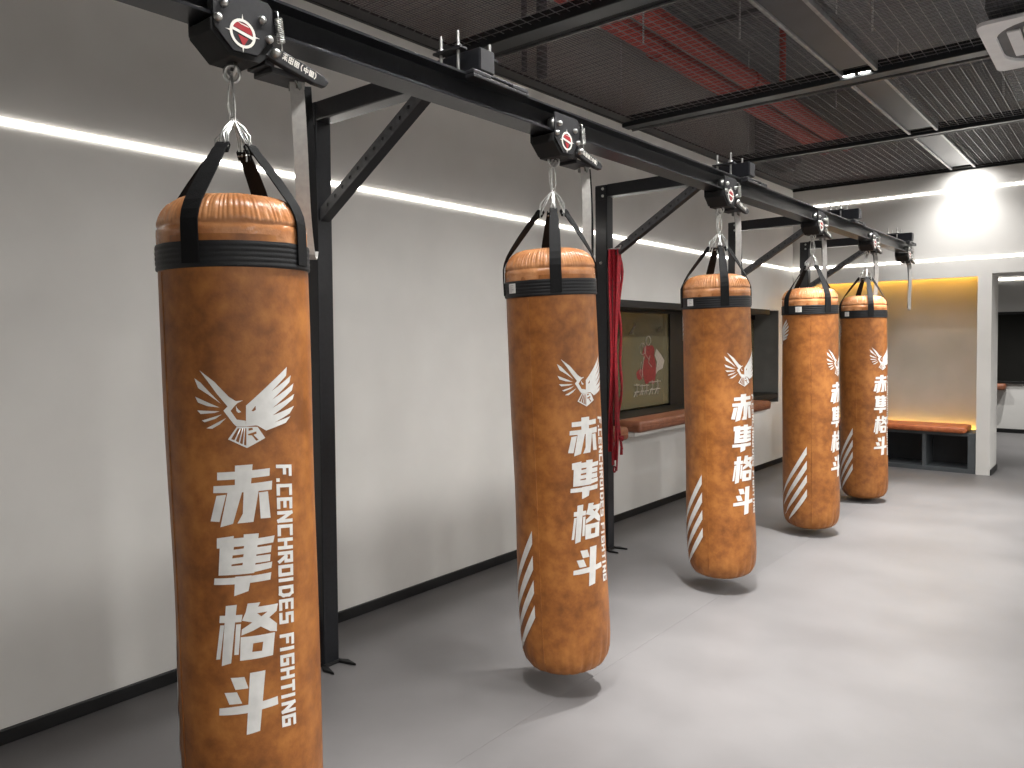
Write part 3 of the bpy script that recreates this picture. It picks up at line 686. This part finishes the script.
def make_bag(label):
    b = empty('punching_bag', (0, 0, 0), label, 'punching bag', 'tan leather punching bags on the rail')
    N = 144; zs = [0, 0, .003, .007, .013, .022, .034, .05, .068, .088, .11, .135, .16, .19, .22, .26, .3] + [.3 + .05 * i for i in range(1, 26)] + [1.58, 1.615]
    m = MB(); vs = []; fs = []
    for j, z in enumerate(zs):
        for k in range(N):
            th = 2 * PI * k / N
            if j == 0: vs.append((.001 * math.cos(th), .001 * math.sin(th), .004))
            elif j == 1: vs.append((.10 * math.cos(th), .10 * math.sin(th), 0))
            else: vs.append(surf(th, z))
    for j in range(len(zs) - 1):
        for k in range(N):
            l = (k + 1) % N; fs.append((j * N + k, j * N + l, (j + 1) * N + l, (j + 1) * N + k))
    m.add(vs, fs, True); body = m.build('body', M['leather'], b)
    # vertical seam down the side
    m = MB(); m.tube([surf(-1.16, z, .0006) for z in [.03 + .05 * i for i in range(31)]], .0018, 6); m.build('side_seam', M['leather'], body)
    # gathered top
    cp = [(.1888, 1.60), (.1890, 1.625), (.1885, 1.638), (.1855, 1.641), (.1855, 1.645), (.188, 1.649), (.1875, 1.658), (.183, 1.672), (.175, 1.688), (.162, 1.703), (.143, 1.715), (.118, 1.723), (.085, 1.727), (.05, 1.729), (.001, 1.729)]
    rd = random.Random(5); NP = 92; ang = sorted(2 * PI * (i + rd.uniform(-.3, .3)) / NP for i in range(NP)); amp = [rd.uniform(.3, 1) for _ in range(NP)]; ln = [rd.uniform(.6, 1) for _ in range(NP)]
    m = MB(); vs = []; fs = []; N = 480
    for j, (r, z) in enumerate(cp):
        for k in range(N):
            th = 2 * PI * k / N; s = 0
            if j >= 5 and j < 13:
                w = [0, 0, 0, 0, 0, .25, .7, 1, 1, .9, .7, .45, .2][j]
                for a, A, l in zip(ang, amp, ln):
                    d = (th - a + PI) % (2 * PI) - PI
                    if abs(d) < .2: s -= A * math.exp(-(d / .016) ** 2) * (1 if j < 9 else l)
                s = s * .0062 * w + .0035 * w * math.sin(7 * th + 1) * .6
            elif j < 5: s = .001 * math.sin(11 * th)
            dn = .55 if j >= 8 else .85
            rr_ = r + s * dn
            vs.append((rr_ * math.cos(th), rr_ * math.sin(th), z + s * (1 - dn) * 1.6))
    for j in range(len(cp) - 1):
        for k in range(N):
            l = (k + 1) % N; fs.append((j * N + k, j * N + l, (j + 1) * N + l, (j + 1) * N + k))
    m.add(vs, fs, True); m.build('top_cap', M['cap'], b, label='gathered shiny leather top cap')
    # black band with stitched ridges
    pr = [(.1885, 1.534)]
    for i in range(5):
        z = 1.535 + i * .0126; pr += [(.1925, z + .001), (.1936, z + .004), (.1936, z + .009), (.1920, z + .0119)]
    pr += [(.1925, 1.5985), (.1885, 1.599)]
    m = MB(); m.lathe(pr, 96); band = m.build('band', M['band'], b, label='black band round the top')
    # four hanging straps
    for k in range(4):
        al = R_(-31 + 90 * k); ca, sa = math.cos(al), math.sin(al)
        path = [(.1948, 1.545), (.1952, 1.605), (.1950, 1.630), (.1940, 1.652), (.188, 1.676), (.176, 1.703), (.157, 1.733), (.122, 1.785), (.088, 1.833), (.062, 1.868)]
        hw = [.0235] * 7 + [.0225, .020, .0165]
        def wv(w, j):
            t = ((-.95 if k % 2 else .25) if TW[0] else (.2, -.35, .25, .2)[k]) * max(0, (j - 3) / 6); return (-math.sin(al + t) * w, math.cos(al + t) * w, 0)
        m = MB(); m.ribbon([lean((r * ca, r * sa, z)) for r, z in path], [wv(w, j) for j, w in enumerate(hw)], .004)
        st = m.build('strap', M['web'], b, bevel=.001)
        m = MB(); q = [(.068, 1.856), (.056, 1.878), (.049, 1.886), (.044, 1.880), (.054, 1.858)]
        m.ribbon([lean((r * ca, r * sa, z)) for r, z in q], wv(.0165, 9), .005); m.build('strap_loop', M['web'], st, bevel=.001)
    # tangle of wire from the straps to the hook
    m = MB(); rd = random.Random(8)
    for k in range(4):
        al = R_(-31 + 90 * k); ca, sa = math.cos(al), math.sin(al)
        for s in (-1, 1, .2):
            e = Vector((.047 * ca - sa * .011 * s, .047 * sa + ca * .011 * s, 1.876)); tp = Vector((.006 * ca - sa * .004 * s, .006 * sa + ca * .004 * s, 1.958))
            mid = e.lerp(tp, .5) + Vector((rd.uniform(-.006, .006), rd.uniform(-.006, .006), rd.uniform(-.004, .004)))
            m.tube([e - Vector((.004 * ca, .004 * sa, .008)), e, mid, tp], .0033, 6)
        for s in (-.7, .6):
            e = Vector((.050 * ca - sa * .012 * s, .050 * sa + ca * .012 * s, 1.882)); tp = Vector((.004 * ca, .004 * sa, 1.962))
            o1 = e.lerp(tp, .3) + Vector((ca * .012 + rd.uniform(-.008, .008), sa * .012 + rd.uniform(-.008, .008), .004)); o2 = e.lerp(tp, .7) + Vector((ca * .009 + rd.uniform(-.006, .006), sa * .009 + rd.uniform(-.006, .006), 0))
            m.tube([e - Vector((0, 0, rd.uniform(.005, .03))), e, o1, o2, tp], .0026, 6)
        e = Vector((.044 * ca, .044 * sa, 1.885))
        m.tube([e + Vector((-sa * .012, ca * .012, 0)), e + Vector((.006 * ca, .006 * sa, -.012)), e + Vector((sa * .012, -ca * .012, 0))], .0026, 6)
    m.tube([(.009 * math.cos(a), .009 * math.sin(a), 1.945 + .004 * (a / PI)) for a in [i * PI / 5 for i in range(31)]], .0028, 6)
    m.v = [lean(p) for p in m.v]; m.build('wire_tangle', M['wire'], b, label='tangled bright steel wire')
    m = MB()
    for s in (-1, 1):
        m.tube([(.003 * s, .002, 1.94), (.013 * s, .004 * s, 1.985), (.015 * s, .002, 2.03), (.008 * s, 0, 2.07), (.002 * s, 0, 2.083)], .003, 6)
        m.tube([(.002 * s, -.003, 1.95), (.007 * s, -.012, 2.0), (.009 * s, -.010, 2.04), (.004 * s, -.002, 2.08)], .003, 6)
    m.v = [lean(p) for p in m.v]; m.build('wire_loop', M['wire'], b)
    m = MB(); m.tube([(.0, .019 * math.sin(a), 2.082 + .022 * math.cos(a)) for a in [2 * PI * i / 22 for i in range(22)]], .0048, 8, closed=True); m.v = [lean(p) for p in m.v]; m.build('ring', M['steel'], b)
    # prints
    decal('printed_emblem', load('EM', 0), b, label='white winged bird emblem'); decal('printed_characters', load('CH', 0), b, label='four white Chinese characters')
    for part in (False, True): decal('printed_word', lettering(0, part), b, label='white vertical word, ' + ('lower' if part else 'upper') + ' of two')
    back = [[[(t, z + .215) for t, z in l] for l in poly] for poly in load('EM', R_(-160))]
    decal('printed_emblem', back, b, label='second white bird emblem on the back')
    decal('printed_stripes', stripes(0), b, label='white slanted claw stripes')
    return b
lb = ['nearest and largest tan leather punching bag at the left', 'second nearest tan leather punching bag, hanging before the red straps',
      'middle tan leather punching bag of the five, before the window', 'fourth tan leather punching bag from the viewer with claw stripes in full view',
      'farthest tan leather punching bag, beside the yellow niche']
TAPER[0] = -.03; TW[0] = False; DZW[0] = -.034
bag = make_bag(lb[0])
TAPER[0] = .03; TW[0] = True; DZW[0] = 0
proto = make_bag(lb[1])
SXY = (.980, .972, 1.0, 1.02, 1.0); SZ = (.995, 1, 1, 1.02, 1.031)
bots = [1.10, 2.567, 4.146, 5.725, 7.162]; ang = [-31, -16, -20.5, -3.5, -26.5]
def tagpatch(parent):
    m = MB(); vs = []; fs = []; n = 6
    for i in range(n + 1):
        th = R_(-91) - .115 + .23 * i / n
        for (r, z) in ((.1938, 1.552), (.1950, 1.552), (.1950, 1.590), (.1938, 1.590)): vs.append((r * math.cos(th), r * math.sin(th), z))
    for i in range(n):
        for k in range(4):
            l = (k + 1) % 4; fs.append((i * 4 + k, i * 4 + l, i * 4 + 4 + l, i * 4 + 4 + k))
    fs += [(0, 1, 2, 3), tuple(n * 4 + k for k in (3, 2, 1, 0))]
    m.add(vs, fs); o = m.build('care_tag', M['printw'], parent, label='small white tag')
    m = MB()
    for i, (t0, t1) in enumerate(((-.06, .05), (-.06, .02), (-.06, .06), (-.06, .0))):
        z = 1.582 - i * .008
        m.tube([(.1953 * math.cos(R_(-91) + t), .1953 * math.sin(R_(-91) + t), z) for t in (t0, (t0 + t1) / 2, t1)], .0008, 4)
    m.build('tag_text', M['greyp'], o)
tagpatch(bag); tagpatch(proto)
for i in range(5):
    o = (bag, proto)[i] if i < 2 else dup(proto)
    o['label'] = lb[i]
    v = Vector((XB, bots[i], 0)).normalized(); rt = Vector((v.y, -v.x, 0)); dz = (.02, .006, 0, 0, 0)[i]
    bot = Vector((XB, bots[i], .085 + dz - (0, 0, 0, .035, .055)[i])) + rt * (.016, .007, 0, 0, 0)[i]
    top = Vector((-1.819, bots[i] + (CH[i] - bots[i]) * .745, 1.655 + dz)) + rt * (-.005, -.029, -.028, -.018, -.028)[i]
    ax = (top - bot).normalized()
    q = Vector((0, 0, 1)).rotation_difference(ax)
    o.rotation_mode = 'QUATERNION'; o.rotation_quaternion = q @ Matrix.Rotation(R_(ang[i]), 3, 'Z').to_quaternion(); o.location = bot; o.scale = (SXY[i], SXY[i], SZ[i])

# ------------------------------------------------------------------ red straps on the second post
rs = empty('red_strap_bundle', (-2.72, 4.395, .57), 'bundle of long red straps hanging from the second steel post', 'straps')
rd = random.Random(3)
for k, (yo, z1, w, xo) in enumerate(((-.005, .03, .026, .02), (.018, .06, .022, .028), (-.034, .12, .022, .012), (.036, .25, .016, .022), (.008, -.01, .014, .036))):
    pts = []; n = 26; zt = 1.48
    for i in range(n + 1):
        u = i / n; z = zt + (z1 - zt) * u
        pts.append((xo + .008 * math.sin(7 * u + k * 2), yo * (1 - .45 * u) + .008 * math.sin(5 * u + k) - .03 * u, z))
    ws = [(.25 * w * math.sin(3 * u_ * 2 + k), w * (1 - .35 * u_), 0) for u_ in [i / n for i in range(n + 1)]]
    MB().ribbon(pts, ws, .005).build('strap', M['redw'], rs)
m = MB(); m.tube([(.03, -.03 + .012 * math.cos(a), .0 + .02 * math.sin(a)) for a in [2 * PI * i / 16 for i in range(16)]], .005, 6, closed=True); m.build('end_loop', M['redw'], rs)
m = MB(); m.tube([(-.034, 0, 1.485), (.06, 0, 1.485), (.066, 0, 1.505)], .006, 8); m.build('hook', M['steel'], rs)
rc = empty('skipping_rope', (-2.70, 4.462, .61), 'thin red knotted rope hanging right beside the red strap bundle', 'rope')
pts = [(.01 * math.sin(i * .8), .012 * math.sin(i * .55) + (-.02 if i > 18 else 0) * (i - 18) / 8, 1.40 - i * .052) for i in range(27)]
MB().tube(pts, [.007 + .004 * abs(math.sin(i * .9)) for i in range(27)], 8).build('cord', M['redw'], rc)
m = MB(); e = pts[-3]; m.tube([(e[0], e[1] - .02, e[2] + .02), (e[0] + .01, e[1], e[2]), (e[0], e[1] + .02, e[2] + .015)], .014, 8); m.tube([(e[0], e[1] + .0, e[2]), (e[0], e[1] + .02, e[2] - .07)], .008, 8); m.build('knot', M['redw'], rc)
m = MB(); m.tube([(-.05, -.03, 1.39), (.0, 0, 1.41)], .005, 6); m.build('hook', M['steel'], rc)

# ------------------------------------------------------------------ lamps of the room, with unseen fill lamps added
ROW, POOL, ROOM_FILL = 42, 950, 180
y = 1.0
while y < 8.7:
    spot((-1.38, y, cz(y) - .05), ROW, 150, 1.0, (-1.45, y + .02, 0), rad=.04); y += .45
for y, k in ((1.5, .45), (3.3, 1), (5.25, 1), (7.1, 1)): spot((-1.36, y, cz(y) - .05), POOL * k, 54, 1.0, (-1.25, y + .1, 0))
spot((-1.33, 8.97, 3.07), 9, 165, .5, (-1.33, 9.15, 2.90), rad=.02)
spot((-1.34, 8.88, 3.06), 17, 130, .9, (-1.34, 9.02, 1.6), rad=.02)
for x in (2.0, 3.7):
    for y in (-1.2, 1.2, 3.6, 6.0, 8.3):
        spot((x, y, cz(y) - .06), ROOM_FILL, 165, .6, (x, y, 0), rad=.15)  # unseen lamps on the right, added for ambient fill
spot((-1.15, 12.4, 2.9), 260, 75, .8, (-1.15, 12.4, 0))  # unseen spot added to brighten the next room's floor
for x in (-2.4, -.4): spot((x, 11.4, 2.9), 110, 130, .6, (x, 11.6, 0))

world = bpy.data.worlds.new('world'); scene.world = world; world.use_nodes = True
world.node_tree.nodes['Background'].inputs['Color'].default_value = (.02, .02, .02, 1); world.node_tree.nodes['Background'].inputs['Strength'].default_value = .3
vs_ = scene.view_settings; vs_.view_transform = 'Standard'; vs_.look = 'None'; vs_.gamma = 1; vs_.exposure = 0; vs_.use_curve_mapping = False
scene.cycles.max_bounces = 8; scene.cycles.sample_clamp_indirect = 6; scene.cycles.caustics_reflective = False; scene.cycles.caustics_refractive = False
scene.cycles.use_denoising = True
